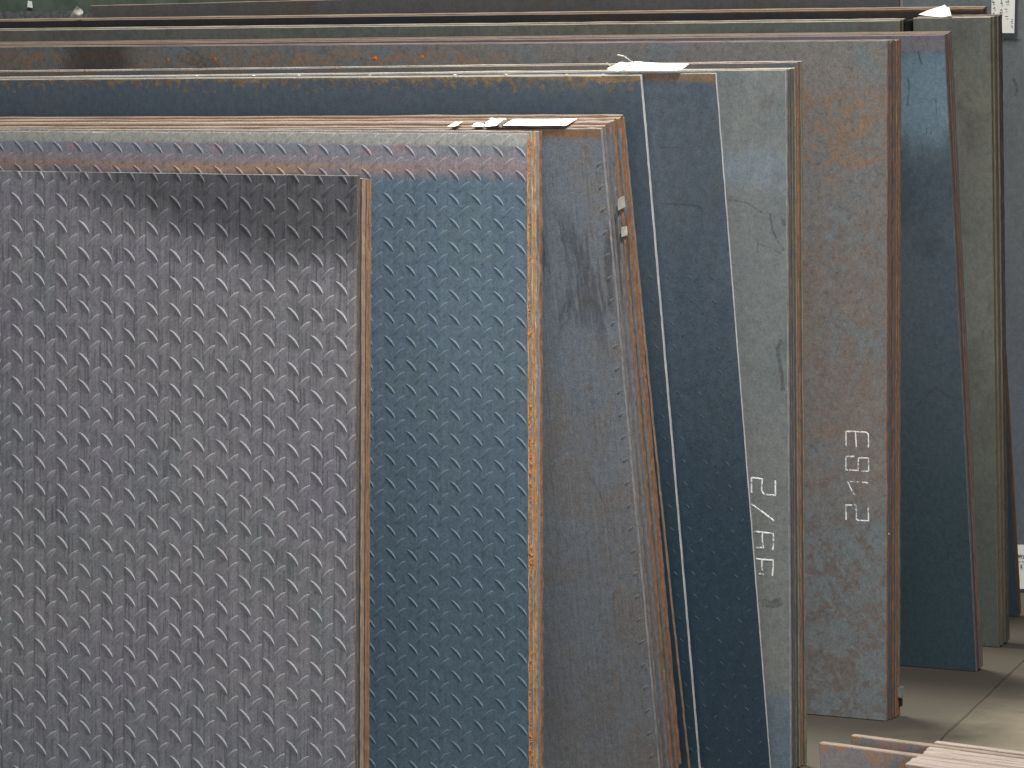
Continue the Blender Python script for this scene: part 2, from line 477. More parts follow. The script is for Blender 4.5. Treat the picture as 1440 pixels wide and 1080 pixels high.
L_S1 = steel("worn_lit_lug_purple_grey", rough=.40, metal=.15, grain=.2, wave=.05, **dict(S1_ARGS, a=(122, 119, 126), b=(125, 123, 126), c=(116, 119, 122), low=((.30, .0, (106, 110, 114), .7),)))  # worn lugs, lightened further to paint in their highlights
L_S2 = steel("worn_lit_lug_teal", rough=.40, metal=.15, grain=.2, wave=.05, **dict(S2_ARGS, a=(88, 103, 113), b=(84, 99, 111), c=(86, 101, 108), low=((.75, .2, (71, 87, 98), .9),)))  # same for the teal plate: wear plus highlight put into the colour
def s3_extra(m, col, d):
    # dark smears drawn down the sheet, browner towards the floor
    n = m.noise((26, 26, 4), 6, .72, .8, 51)
    zone = m.mul(m.step(d, .10, .16), m.step(d, .36, .24))
    col = m.mix(m.mul(m.mul(m.step(n, .50, .60), zone), .55), col, lin((62, 66, 74)))
    b = m.noise((11, 11, 9), 7, .72, .6, 52)
    col = m.mix(m.mul(m.mul(m.step(b, .47, .60), m.step(d, .25, .55)), .32), col, lin((116, 106, 101)))
    b2 = m.noise((40, 40, 30), 6, .75, .6, 53)
    return m.mix(m.mul(m.step(b2, .58, .68), .5), col, lin((122, 98, 84)))
F_S3 = steel("scale_blue_brown", .947, (118, 124, 133), (112, 120, 129), (119, 120, 122), (.48, .62), 14,
             bands=((0, .014, (134, 106, 86), .03, .005),), low=((.6, .1, (104, 106, 108), .5),), streak=.14, scuff=.2, k=3, extra=s3_extra, grain=.32)
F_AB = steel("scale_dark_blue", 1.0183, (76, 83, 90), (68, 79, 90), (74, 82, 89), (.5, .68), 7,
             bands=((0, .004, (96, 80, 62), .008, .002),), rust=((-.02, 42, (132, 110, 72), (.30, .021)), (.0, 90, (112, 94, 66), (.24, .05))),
             low=((.85, .30, (40, 58, 70), .92),), k=4, rough=.5, metal=.12, grain=.34)  # low: light falling off downwards, painted into the sheet's colour
F_B = steel("scale_dark_blue_clean", 1.0211, (79, 88, 97), (70, 82, 93), (76, 85, 92), (.5, .68), 7,
            bands=((0, .012, (112, 94, 76), .03, .005),), low=((.85, .30, (38, 56, 69), .92),), k=5, rough=.5, metal=.12, grain=.34)  # low: the same painted falloff of light towards the floor
L_AB = plain("faint_fleck", (92, 106, 118), .45, .25)  # lighter than the sheets: glints on the lugs painted into the colour
def c_extra(m, col, d):
    n = m.noise((14, 14, 9), 6, .72, .9, 43)
    col = m.mix(m.mul(m.mul(m.step(n, .50, .60), m.step(d, .09, .02)), .7), col, lin((84, 80, 76)))
    col = m.mix(m.mul(m.mul(m.step(n, .50, .60), m.mul(m.step(d, .12, .16), m.step(d, .26, .20))), .6), col, lin((92, 96, 98)))
    return m.mix(m.mul(m.step(m.add(d, m.mul(m.noise(12, 4, .6, .3, 41), .1)), .93, .98), .8), col, lin((86, 98, 110)))
F_C = steel("scale_grey_green", 1.0052, (106, 108, 105), (99, 103, 103), (91, 97, 99), (.5, .66), 6,
            bands=((.12, .165, (104, 112, 118), .10, .015),), scuff=.22, k=6, extra=c_extra, grain=.26)
def d_extra(m, col, d):
    blue, brown, dark, orange = lin((98, 104, 107)), lin((106, 95, 88)), lin((84, 78, 74)), lin((122, 98, 80))
    n = m.noise((13, 13, 13), 9, .74, .7, 61); n2 = m.noise((45, 45, 45), 7, .76, .5, 62); n3 = m.noise((5, 5, 9), 5, .65, .4, 63)
    up = m.mul(m.step(d, .05, .10), m.step(d, .24, .18))
    col = m.mix(m.mul(m.step(m.add(m.mul(n, .75), m.mul(n2, .5)), .585, .635), m.mul(up, .65)), col, orange)
    clear = m.mul(m.step(d, .15, .18), m.step(d, .235, .20))       # a wiped blue-grey stripe
    col = m.mix(m.mul(m.mul(clear, m.step(n3, .42, .52)), .8), col, blue)
    mid = m.mul(m.step(d, .24, .30), m.step(d, .80, .66))
    col = m.mix(m.mul(m.mul(m.step(m.noise((75, 75, 60), 7, .8, .4, 66), .46, .54), mid), .75), col, brown)
    lowz = m.step(d, .66, .76)
    col = m.mix(m.mul(lowz, .75), col, blue)
    col = m.mix(m.mul(m.mul(m.step(m.add(m.mul(n, .6), m.mul(n2, .7)), .65, .70), lowz), .6), col, lin((94, 80, 72)))
    col = m.mix(m.mul(m.step(m.noise((70, 70, 70), 6, .75, .4, 64), .56, .64), .6), col, dark)
    col = m.mix(m.mul(m.step(n3, .56, .66), m.mul(m.step(d, .10, .03), .6)), col, lin((78, 72, 70)))
    smear = m.step(m.add(m.math('ABSOLUTE', m.add(m.x, 1.43)), m.mul(m.sub(n2, .5), .06)), .10, .03)
    fringe = m.mul(m.step(m.add(n2, m.mul(m.sub(n, .5), .4)), .50, .58), m.mul(m.step(d, .012, .02), m.step(d, .05, .03)))
    col = m.mix(m.mul(m.mul(fringe, m.step(m.x, -.5, -.8)), .6), col, lin((136, 100, 66)))
    return m.mix(m.mul(smear, .75), col, lin((58, 50, 48)))
F_D = steel("scale_brown_rust_patches", 1.0492, (109, 105, 101), (104, 102, 100), (101, 105, 107), (.50, .58), 9, k=7, scuff=.1, extra=d_extra, grain=.3)
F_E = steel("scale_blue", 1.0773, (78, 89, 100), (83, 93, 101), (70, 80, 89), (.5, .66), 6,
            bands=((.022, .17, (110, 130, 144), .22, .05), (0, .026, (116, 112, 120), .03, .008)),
            low=((.80, .15, (48, 65, 72), .9),), k=8, scuff=.3, rough=.42, metal=.25, grain=.3)  # low: darker foot is light falloff painted into the blue
F_F = steel("scale_olive_grey", 1.0975, (120, 120, 110), (110, 113, 106), (104, 104, 98), (.48, .64), 9, scuff=.25, k=9, grain=.32,
            low=((.7, .1, (72, 78, 74), .85),), rust=((.03, 60, (130, 116, 86), (.1, .02)),))
F_G = steel("scale_dark_brown", 1.1365, (84, 77, 73), (72, 70, 71), (66, 70, 80), (.48, .64), 8, k=10,
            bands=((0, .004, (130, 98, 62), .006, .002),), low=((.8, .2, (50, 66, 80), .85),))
F_H = steel("scale_grey_brown", 1.16, (116, 110, 108), (108, 108, 108), (110, 102, 96), (.48, .66), 7, k=11)
F_I = steel("scale_bluish_grey", 1.3, (106, 108, 111), (102, 108, 112), (97, 100, 105), (.48, .68), 6, k=12, scuff=.25,
            low=((.9, .3, (92, 98, 108), .8),))
F_K = steel("scale_pinkish", .32, (146, 136, 136), (136, 132, 136), (154, 136, 126), (.52, .66), 14, rust=((0.02, 40, (168, 124, 92), (.2, .04)),), k=13)

# ------------------------------------------------------------------ front pack: tread plate standing on edge
LEN = 2.0
f1 = Frame(3.85, -2.184, -.86)
P1 = make_sheet("tread_plate", f1, LEN, .8727, .0075, F_S1, E_dark,
                "purplish grey tread plate standing in front of all the others, its raised lugs catching light", "tread plate",
                nx=70, nz=130, slope=.001, seed=1, rag=.0004)
tread(P1, F_S1, -.4088, .8351, .0350, .03453, LEN, .8727, .0268, .0048, .0016,
      lambda q: abs(q[0] + .30) + abs(q[1] - .62) if -.62 < q[0] else 1e6, lug_mat=L_S1)
make_sheet("steel_sheet", f1.shifted(.001, .0105, -.0035), LEN, .8727, .0090, F_G, E_tan,
           "plain sheet with a pinkish tan end, directly behind the front tread plate", "steel sheet", "sheets behind the front tread plate", nx=40, nz=110, seed=2, slope=.001)
make_sheet("steel_sheet", f1.shifted(.0015, .0215, -.0045), LEN, .8727, .0115, F_G, E_brown,
           "brown ended sheet at the back of the front pack, beside the teal tread plate", "steel sheet", "sheets behind the front tread plate", nx=40, nz=110, seed=3, slope=.001)

# ------------------------------------------------------------------ second pack: four plates with orange rusty ends
f2 = Frame(4.25, -2.1387, .41)
P2 = make_sheet("tread_plate", f2, LEN, .9193, .0078, F_S2, E_orange,
                "teal blue tread plate with pink tempered band under its top edge", "tread plate", nx=70, nz=140, slope=.0038, seed=11, rag=.0009)
tread(P2, F_S2, -.1127, .8294, .0337, .03259, LEN, .9193, .0250, .0046, .0014,
      lambda q: (-q[0] if q[0] > -.30 else 50 - q[0] - q[1]) if (q[0] > -.30 or q[1] > .85) else 1e6, lug_mat=L_S2)
sec_off = 0.0
for i, (e, dz, dx) in enumerate(((E_orange, .0035, .0008), (E_orange, .0015, -.0006), (E_brown, .0025, .0010))):
    sec_off += .0112
    make_sheet("steel_sheet", f2.shifted(dx, sec_off, dz), LEN, .9193, (.0078, .0070, .0082)[i], F_S3, e,
               ORD[i + 1] + " of the four orange rusty plate ends on the teal tread plate's right", "steel sheet",
               "plates packed behind the teal tread plate", nx=30, nz=150, slope=.0038, seed=12 + i, rag=.0010)
def flakes(parent, zs, t0, t1, h, n, seed, mat, xoff=0.0):
    rnd = random.Random(seed); vs, fs = [], []
    for i in range(n):
        z = rnd.uniform(.02, h); y = rnd.uniform(t0, t1); r = rnd.uniform(.0006, .0018) * (1.5 if mnoise.noise(Vector((z * 9, seed, 0))) > .0 else .8)
        b = len(vs); sx = rnd.uniform(.6, 1.3)
        for (dx, dy, dz) in ((1, 0, 0), (-.2, .8, .1), (-.2, -.8, -.1), (.1, .1, 1.3), (.1, -.1, -1.4)):
            vs.append((xoff + dx * r * sx + .0002, y + dy * r * rnd.uniform(.7, 1.3), z + dz * r * rnd.uniform(.7, 1.8)))
        for q in ((0, 1, 3), (0, 3, 2), (0, 4, 1), (0, 2, 4), (1, 4, 2), (1, 2, 3)): fs.append(tuple(b + k for k in q))
    me = bpy.data.meshes.new("rust_flakes"); me.from_pydata(vs, [], fs); me.update()
    o = link("rust_flakes", me, [mat], parent); o["kind"] = "stuff"
M_flake = plain("orange_rust_flake", (150, 100, 50), .9, 0, .4, 300, (118, 76, 44))
flakes(P2, None, .001, .009, .915, 420, 5, M_flake)

# ------------------------------------------------------------------ leaning pack behind it: eight plates
f3 = Frame(4.505, -2.0599, 12.20)
E3 = (E_gray, E_lav, E_brown, E_lav, E_brown, E_dark, E_brown, E_red)
off = 0.0
P3 = []
for i in range(8):
    dz = (0, .001, .000, .0022, .0018, .003, .0012, .0035)[i]; dx = (0, .0010, -.003, .001, .002, -.001, .0015, .001)[i]
    o = make_sheet("steel_sheet", f3.shifted(dx, off, dz), LEN, .947, (.0058, .0060, .0045, .0078, .0068, .0068, .0066, .0070)[i], F_S3, E3[i],
                   ("blue grey plate with brown stains, foremost of the pack leaning behind the teal tread plate" if i == 0 else
                    ORD[i] + " from the front of eight rusty ended plates leaning beside the pale line"), "steel sheet",
                   "plates in the leaning rusty pack", nx=40 if i else 60, nz=140, slope=.0092, seed=20 + i, rag=.0007 if i < 2 else .0010)
    P3.append(o)
    off += (.0085, .0095, .008, .0105, .0095, .0095, .0092, .0)[i]
def edge_bumps(sheet, f, pts, mat):
    me = lug_mesh("edge_lug", .013, .0030, .0009, True, 6); me.materials.append(mat)
    for (x, y) in pts:
        q = face_pt(x, y, f); link("edge_lug", me, None, sheet, Matrix.Translation((q[0], 0, q[1])))
edge_bumps(P3[0], f3, [(849 + (y - 232) * .0885 - 6, y) for y in range(232, 1080, 32)], plain("edge_lug_scale", (136, 138, 142), .5, .2))
f3b = Frame(4.615, -2.065, 13.77)
P3b = make_sheet("steel_sheet", f3b, LEN, .9667, .006, F_G, E_tan, "single dark reddish plate splaying out at the bottom behind the leaning rusty pack", "steel sheet",
                 None, nx=40, nz=140, slope=.0092, seed=31, bow=-.004)

# ------------------------------------------------------------------ two dark thin sheets and the grey pack behind them
fA = Frame(4.63, -2.0556, 11.82)
PA = make_sheet("steel_sheet", fA, LEN, 1.0183, .0058, F_AB, E_pale, "dark blue sheet whose right edge is the thick pale line, rusty along its top", "steel sheet",
                None, nx=70, nz=140, slope=.0065, seed=41, rag=.0003)
fB = Frame(4.645, -1.9504, 11.80)
PB = make_sheet("steel_sheet", fB, LEN, 1.0211, .0035, F_B, E_pale, "dark blue sheet whose right edge is a thin line beside the painted letters", "steel sheet",
                None, nx=70, nz=140, slope=.0083, seed=42, rag=.0003)
tread(PA, F_AB, -.012, .9, .0335, .0335, .62, .74, .0105, .0018, .0006, lambda q: 1e6, clip=False, lug_mat=L_AB)
tread(PB, F_B, -.030, .9, .0335, .0335, .62, .74, .0105, .0018, .0006, lambda q: 1e6, clip=False, lug_mat=L_AB)
fC = Frame(4.675, -1.9323, 2.06)
off = 0; PC = []
for i in range(6):
    dz = (0, .0005, .001, .0015, .009, .0105)[i]; dx = (0, .0015, -.001, .0012, .0008, .0022)[i]
    o = make_sheet("steel_sheet", fC.shifted(dx, off, 0), LEN, 1.0052 + dz, .0068, F_C if i == 0 else F_G, (E_gray, E_dark, E_olive, E_olive, E_brown, E_olive)[i],
                   ("grey sheet with white painted 2 and letters down its right side" if i == 0 else
                    ORD[i] + " of six brownish sheet ends right of the white letters, front to back"), "steel sheet",
                   "sheets in the grey pack with white letters", nx=40 if i else 70, nz=130, slope=.0097, seed=50 + i, rag=.0006)
    PC.append(o); off += .0100

# ------------------------------------------------------------------ brown pack with the painted number
fD = Frame(5.11, -1.9527, 1.25)
off = 0; PD = []
for i in range(5):
    dz = (0, -.002, .001, .0, .001)[i]; dx = (0, .002, .0, .0016, .0010)[i]
    o = make_sheet("steel_sheet", fD.shifted(dx, off, 0), LEN, 1.0492 + dz, (.0082, .0076, .0088, .0080, .0092)[i], F_D if i == 0 else F_G, (E_red, E_dark, E_red, E_brown, E_red)[i],
                   ("brown rust patched sheet with the white painted number 2183" if i == 0 else
                    ORD[i] + " of five red brown sheet ends right of number 2183, front to back"), "steel sheet",
                   "sheets in the brown pack with the number", nx=40 if i else 80, nz=130, slope=.0026, seed=60 + i, rag=.0008)
    PD.append(o); off += .0118

M_clip = plain("dull_zinc", (150, 152, 146), .4, .4)
box_part("clip", -.004, .006, -.001, .011, .028, .045, M_clip, PD[4], .001)
box_part("clip", .0005, .005, .002, .008, .014, .0275, M_black0, PD[4], .001)

# ------------------------------------------------------------------ blue leaning sheets
fE = Frame(5.607, -1.9831, 10.03)
off = 0; PE = []
for i in range(3):
    o = make_sheet("steel_sheet", fE.shifted((0, .002, .001)[i], off, (0, .0006, .0010)[i]), LEN, 1.0773, .0084, F_E if i == 0 else F_G, (E_lav, E_red, E_lav)[i],
                   ("blue sheet leaning forward, paler towards its top, right of the number 2183" if i == 0 else
                    ORD[i] + " sheet behind the leaning blue one, seen only by its greyish pink end"), "steel sheet",
                   "sheets in the leaning blue pack", nx=40 if i else 70, nz=120, slope=.0055, seed=70 + i, rag=.0004)
    PE.append(o); off += .0118

# ------------------------------------------------------------------ olive pack at the back, in two lengths with a dark strap gap
fF1 = Frame(5.865, -2.1980, 4.14)
for i in range(3):
    make_sheet("steel_sheet", fF1.shifted((0, .001, -.002)[i], i * .0125, (0, .001, .002)[i]), LEN, 1.0926, .0105, F_F, (E_olive, E_dark, E_olive)[i],
               ("long olive grey sheet ending left of the black gap near the folded white tag" if i == 0 else
                ORD[i] + " sheet behind the long olive grey one left of the black gap"), "steel sheet", "olive grey sheets left of the black gap", nx=50, nz=60, slope=.0036, seed=80 + i)
fF2 = Frame(5.865, -2.0344, 4.14)
off = 0
for i in range(5):
    make_sheet("steel_sheet", fF2.shifted((0, .002, -.001, .001, .0)[i], off, (0, .0005, .001, .0, .0015)[i]), .140, 1.0975, .0086, F_F, (E_olive, E_olive, E_red, E_dark, E_dark)[i],
               ("narrow olive grey sheet between the black gap and the white printed label" if i == 0 else
                ORD[i] + " of the dark sheet ends behind the narrow olive sheet at the printed label"), "steel sheet", "narrow olive sheets by the printed label", nx=24, nz=120, slope=.0051, seed=90 + i, rag=.0006)
    off += .0128
# black post in the gap
M_black = plain("black_paint", (22, 24, 26), .6, 0, .3)
fP = fF1.shifted(.0, .012, 0)
post = bpy.data.objects.new("rack_post", None); C.objects.link(post); post.matrix_local = fP.matrix()
tag(post, "black steel post showing in the gap between the two olive grey sheets", "rack post")
box_part("upright", .002, .0135, 0, .04, 0.012, 1.092, M_black, post)
box_part("foot", -.01, .0145, -.006, .07, 0, .011, M_black, post)

# ------------------------------------------------------------------ dark sheet pair leaning behind, then the tall back sheets
fG = Frame(6.215, -2.1178, 11.68)
for i in range(2):
    make_sheet("steel_sheet", fG.shifted(i * -.001, i * .0115, i * .001), LEN + .2, 1.1365, .0095, F_G, E_brown if i else E_dark,
               ("dark brown and blue sheet with an orange worn top edge, leaning behind the olive sheets" if i == 0 else
                "second dark sheet hidden behind the one with the orange worn top edge"), "steel sheet", "dark sheets leaning at the back", nx=60, nz=90, slope=.0042, seed=100 + i)
fH = Frame(6.45, -2.392, 8)
make_sheet("steel_sheet", fH, 1.8065, 1.1745, .006, F_H, E_tan, "grey brown sheet at the very back, its left end near the grey paper scrap", "steel sheet", None, nx=60, nz=60, slope=.0125, seed=110)
fI = Frame(6.52, -1.70, 0)
I0 = make_sheet("steel_sheet", fI, .772, 1.32, .012, F_I, E_gray, "tall bluish grey sheet at the very back right, carrying both printed labels", "steel sheet", None, nx=40, nz=60, seed=111)

# green housing at the far left back
M_green = plain("green_paint", (70, 84, 72), .32, 0, .25, 9, (92, 102, 94))
hs = bpy.data.objects.new("machine_housing", None); C.objects.link(hs)
hs.matrix_local = Frame(7.2, -5.1, 0).matrix()
tag(hs, "dark green painted machine housing behind the sheets at the far left", "machine")
box_part("body", -.7, .56, .05, .55, .02, 1.235, M_green, hs, .05)
box_part("lower_rail", -.7, .50, .0, .049, 1.10, 1.150, plain("grey_rail", (118, 122, 124), .45, .3), hs, .008)
st = [(39, 10), (46, 11), (45, 2), (40, 1)]
fh = Frame(7.2, -5.1, 0); hm = fh.matrix().inverted()
q = [hm @ on_plane(x, y, fh.o + fh.m * .046, fh.m) for (x, y) in st]
slab("highlight_patch", q, .002, (0, -1, 0), plain("white_highlight", (240, 244, 242), .3, 0, .05), hs, 0, 4, 3)  # bright highlight on the housing, added as a small white patch
box_part("plinth", -.68, .54, .07, .53, 0, .019, M_black, hs)

# ------------------------------------------------------------------ painted characters
def paint():
    m = MB("worn_white_paint")
    n = m.noise(260, 4, .7, .3); n2 = m.noise(45, 3, .6, 0, 3)
    m.done(m.mix(n, lin((196, 200, 200)), lin((226, 228, 226))), .8, 0, m.bump(n, .3, .0006))
    tr = m.nodes.new("ShaderNodeBsdfTransparent"); mx = m.nodes.new("ShaderNodeMixShader")
    m.L.new(m.step(m.add(m.mul(n, .6), m.mul(n2, .5)), .43, .55), mx.inputs[0]); m.L.new(tr.outputs[0], mx.inputs[1]); m.L.new(m.b.outputs[0], mx.inputs[2])
    m.L.new(mx.outputs[0], m.nodes["Material Output"].inputs[0])
    return m.m
M_paint = paint()
def glyph(name, strokes, f, parent, width, conv, seed):
    root = None
    for k, st in enumerate(strokes):
        pts = [face_pt(*conv(p), f) for p in st]
        o = ribbon(name if root is None else "stroke", pts, width, M_paint, parent if root is None else root, seed=seed + k)
        if root is None: root = o
    return root
cvC = lambda p: (1040 + p[0] * 70 / 472, 660 + p[1] * 160 / 1080)
cvD = lambda p: (1160 + p[0] * 100 / 720, 590 + p[1] * 150 / 1080)
glyph("painted_digit", [[(112, 222), (112, 82), (130, 82), (215, 92), (207, 205), (232, 240), (338, 248), (338, 104)]], fC, PC[0], .0027, cvC, 1)
glyph("painted_slash", [[(114, 332), (222, 410), (330, 492)]], fC, PC[0], .0027, cvC, 3)
glyph("painted_letter", [[(136, 590), (215, 600), (318, 610), (320, 690), (314, 765)], [(215, 605), (215, 690), (226, 745), (150, 742)]], fC, PC[0], .0027, cvC, 5)
glyph("painted_letter", [[(160, 848), (212, 858), (316, 862), (318, 930), (310, 1012)], [(212, 862), (210, 930), (224, 998), (186, 996)]], fC, PC[0], .0027, cvC, 8)
glyph("painted_digit", [[(212, 270), (212, 122), (310, 122), (420, 130), (440, 150), (440, 285)], [(308, 128), (318, 278)]], fD, PD[0], .0024, cvD, 11)
glyph("painted_digit", [[(300, 376), (212, 376), (212, 510), (335, 518), (338, 390), (440, 392), (442, 525), (372, 525)]], fD, PD[0], .0024, cvD, 14)
glyph("painted_digit", [[(436, 642), (380, 636)], [(340, 632), (230, 628), (262, 700), (306, 772)]], fD, PD[0], .0023, cvD, 17)
glyph("painted_digit", [[(214, 1015), (212, 868), (316, 868), (318, 1010), (335, 1022), (442, 1026), (438, 892)]], fD, PD[0], .0024, cvD, 20)

M_scuff = None
def scuff_mat():
    m = MB("dark_scuff"); n = m.noise(150, 4, .7, .4); n2 = m.noise(30, 4, .7, .4, 2)
    m.done(m.mix(n, lin((74, 78, 78)), lin((96, 98, 98))), .6, .1)
    tr = m.nodes.new("ShaderNodeBsdfTransparent"); mx = m.nodes.new("ShaderNodeMixShader")
    m.L.new(m.mul(m.step(m.add(m.mul(n, .5), m.mul(n2, .5)), .36, .64), .5), mx.inputs[0]); m.L.new(tr.outputs[0], mx.inputs[1]); m.L.new(m.b.outputs[0], mx.inputs[2])
    m.L.new(mx.outputs[0], m.nodes["Material Output"].inputs[0]); return m.m
M_scuff = scuff_mat()
def scuff(f, parent, pts, width, seed):
    ribbon("scuff_mark", [face_pt(x, y, f) for (x, y) in pts], width, M_scuff, parent, .0001, .003, seed)
scuff(fC, PC[0], [(1083, 300), (1086, 322), (1093, 338), (1103, 352)], .0035, 31)
scuff(fC, PC[0], [(1101, 308), (1103, 318)], .006, 32)
scuff(fC, PC[0], [(1064, 342), (1080, 347), (1098, 356)], .0018, 33)
scuff(fC, PC[0], [(1099, 478), (1093, 490), (1095, 505), (1100, 530), (1101, 550)], .006, 34)
scuff(fC, PC[0], [(1020, 280), (1050, 285), (1072, 299)], .003, 35)
scuff(fC, PC[0], [(1066, 341), (1066, 355)], .0022, 36)
scuff(fC, PC[0], [(1030, 372), (1052, 375)], .0018, 37)
scuff(fC, PC[0], [(1072, 848), (1085, 850), (1100, 845)], .012, 38)
scuff(fE, PE[0], [(1291, 72), (1294, 84), (1297, 91)], .0028, 41)
scuff(fE, PE[0], [(1303, 187), (1303, 181), (1307, 179), (1310, 183), (1308, 188)], .0016, 42)
scuff(fE, PE[0], [(1276, 108), (1279, 120), (1276, 150)], .004, 43)
scuff(fE, PE[0], [(1316, 140), (1317, 160)], .002, 44)
scuff(fE, PE[0], [(1290, 570), (1315, 545), (1340, 560)], .004, 45)
scuff(fB, PB, [(928, 286), (960, 287), (984, 290), (986, 295)], .0022, 46)
scuff(fB, PB, [(930, 207), (955, 207)], .0018, 47)
scuff(fI, I0, [(1425, 110), (1430, 122), (1428, 135)], .006, 48)
scuff(fI, I0, [(1412, 55), (1435, 57)], .006, 49)

# ------------------------------------------------------------------ paper tags and scraps on the top edges
def paper_mat(name, col, var=.06):
    m = MB(name); n = m.noise(70, 3, .6, .2); c = m.mix(n, lin(col), lin(tuple(v * (1 - var) for v in col)))
    return m.done(c, .85, 0, m.bump(n, .15, .001))
M_paper = paper_mat("white_paper", (244, 244, 238)); M_cream = paper_mat("cream_paper", (240, 232, 212)); M_scrap = paper_mat("grey_paper", (198, 196, 190), .15)
M_ink = plain("grey_ink", (120, 128, 126), .8)
def on_top(f, h, pts, name, label, mat, curl, seed, lift=.0012, cat="paper tag", group=None, pitch=0.0, ragged=0.0, sl=0.0):
    """paper lying across the top edges of a pack"""
    o = f.o + f.v * h
    nrm = (f.v * math.cos(R(pitch)) - f.m * math.sin(R(pitch))).normalized()
    q = [on_plane(x, y, o + nrm * lift, nrm) for (x, y) in pts]
    return tag(slab(name, q, .0004, nrm, mat, None, curl, 10, seed, ragged), label, cat, group)
on_top(f3, .9495, [(706, 177), (796, 177.2), (812, 167.4), (722, 168.4)], "paper_tag", "long cream paper tag lying on the rusty plate tops beside the torn scraps", M_cream, .0006, 3)
on_top(f3, .9490, [(680, 177.8), (698, 178), (711, 168), (692, 167.4)], "paper_scrap", "white torn paper scrap just left of the long cream tag", M_paper, .0012, 5, ragged=.006)
on_top(f3, .9490, [(663, 178), (681, 178), (680, 174), (671, 173)], "paper_scrap", "tiny white paper corner left of the torn white scrap", M_paper, .0008, 6, ragged=.004)
on_top(f3, .9490, [(630, 178.5), (641, 178), (650, 172), (640, 172.2)], "paper_scrap", "small pinkish paper scrap, leftmost on the rusty plate tops", M_cream, .0006, 7, ragged=.004)
M_torn = paper_mat("dark_torn_paper", (92, 86, 78), .4)
on_top(f3, .9490, [(700, 178.5), (708, 178), (716, 167.5), (709, 168.5)], "paper_scrap", "dark crumpled tear between the white scrap and the long cream tag", M_torn, .0030, 8, ragged=.008)
on_top(fA, 1.0195, [(878.5, 99.6), (957, 99.6), (968.5, 91.0), (893, 87.2)], "paper_tag", "bright white paper tag lying on top of the sheets at the thick pale line", M_paper, .0010, 9, pitch=6)
on_top(fA, 1.0190, [(853, 100), (877, 100), (891, 87.5), (870, 88.5)], "paper_scrap", "grey torn wrapping scrap left of the bright white tag", M_scrap, .0020, 10, ragged=.008, pitch=6)
def wire(pts, name, r, mat, label, cat):
    cu = []
    P = [Vector(p) for p in pts]; o0 = P[0].copy(); vs, fs = [], []; n = 6
    for i, p in enumerate(P):
        d = (P[min(i + 1, len(P) - 1)] - P[max(0, i - 1)]).normalized(); s = d.orthogonal().normalized(); t = d.cross(s)
        for k in range(n):
            a = 2 * math.pi * k / n; vs.append(tuple(p - o0 + (s * math.cos(a) + t * math.sin(a)) * r))
    for i in range(len(P) - 1):
        for k in range(n): fs.append((i * n + k, i * n + (k + 1) % n, (i + 1) * n + (k + 1) % n, (i + 1) * n + k))
    fs.append(tuple(range(n))[::-1]); fs.append(tuple(range((len(P) - 1) * n, len(P) * n)))
    me = bpy.data.meshes.new(name); me.from_pydata(vs, [], fs); me.update()
    o = link(name, me, [mat]); o.location = o0
    return tag(o, label, cat)
M_wire = plain("pale_wire", (186, 182, 174), .5, .2)
vplane = (fA.o + fA.v * 1.0195, Vector((0, 1, 0)))
wire([on_plane(x, y, vplane[0], vplane[1]) for (x, y) in ((889, 88), (884, 83.5), (877, 79), (868, 77.2))], "tie_wire", .0008, M_wire, "longer pale wire end curling up over the grey torn scrap", "wire")
wire([on_plane(x, y, vplane[0], vplane[1]) for (x, y) in ((862, 97), (858, 92.5), (852.5, 88.3))], "tie_wire", .0007, M_wire, "short pale wire end sticking up at the left of the grey torn scrap", "wire")
# folded tag standing on the olive sheets
o = fF2.o + fF2.v * 1.099
n3 = (fF2.n * .55 - Vector((0, 0, .83))).normalized()
q = [on_plane(x, y, o, n3) for (x, y) in ((1292, 22.5), (1338, 23.0), (1335, 12), (1329, 8))]
tag(slab("paper_tag", q, .0004, -n3, M_paper, None, .003, 8, 12), "folded white tag standing up on the olive sheet beside the black gap", "paper tag")
# printed labels hanging on the tall back sheet
def label_card(pts, name, label, f, marks, seed):
    o = f.o - f.m * .004
    q = [on_plane(x, y, o, f.m) for (x, y) in pts]
    c = tag(slab(name, q, .0006, -f.m, M_paper, None, .0006, 8, seed), label, "label")
    o2 = f.o - f.m * .0058
    for st in marks:
        vs = []
        for (x, y) in st: vs.append(on_plane(x, y, o2, f.m))
        P = []
        for a, b in zip(vs, vs[1:]):
            d = (b - a).normalized(); s = f.m.cross(d).normalized() * .0009; k = len(P)
            P.append((a, b, s))
        V, F = [], []
        for (a, b, s) in P:
            k = len(V); V += [tuple(a + s - c.location), tuple(a - s - c.location), tuple(b - s - c.location), tuple(b + s - c.location)]; F.append((k, k + 1, k + 2, k + 3))
        me = bpy.data.meshes.new("print_mark"); me.from_pydata(V, [], F); me.update()
        link("print_mark", me, [M_ink], c)
    return c
z4 = lambda pts: [(1380 + x / 18, y / 18) for (x, y) in pts]
marks4 = [z4(p) for p in (
    [(285, 10), (300, 50), (335, 60)], [(275, 62), (335, 62)], [(510, -20), (505, 60)], [(480, 90), (540, 80)], [(620, 30), (640, 65), (690, 40), (670, -10)],
    [(290, 225), (340, 185), (345, 225)], [(470, 262), (525, 245), (520, 275)], [(590, 228), (660, 238)],
    [(290, 340), (340, 330)], [(310, 352), (320, 325)], [(460, 325), (520, 318)], [(490, 305), (490, 355)], [(600, 418), (680, 420)],
    [(760, 488), (795, 488)], [(740, 548), (795, 556)], [(750, 660), (785, 660), (780, 690)])]
label_card([(1394, 46.5), (1426.5, 46.5), (1428.5, -40), (1395, -40)], "hanging_label", "white printed label hanging behind the narrow olive sheets at the top right", fI, marks4, 21)
z5 = lambda pts: [(1400 + x / 7.72, 740 + y / 7.72) for (x, y) in pts]
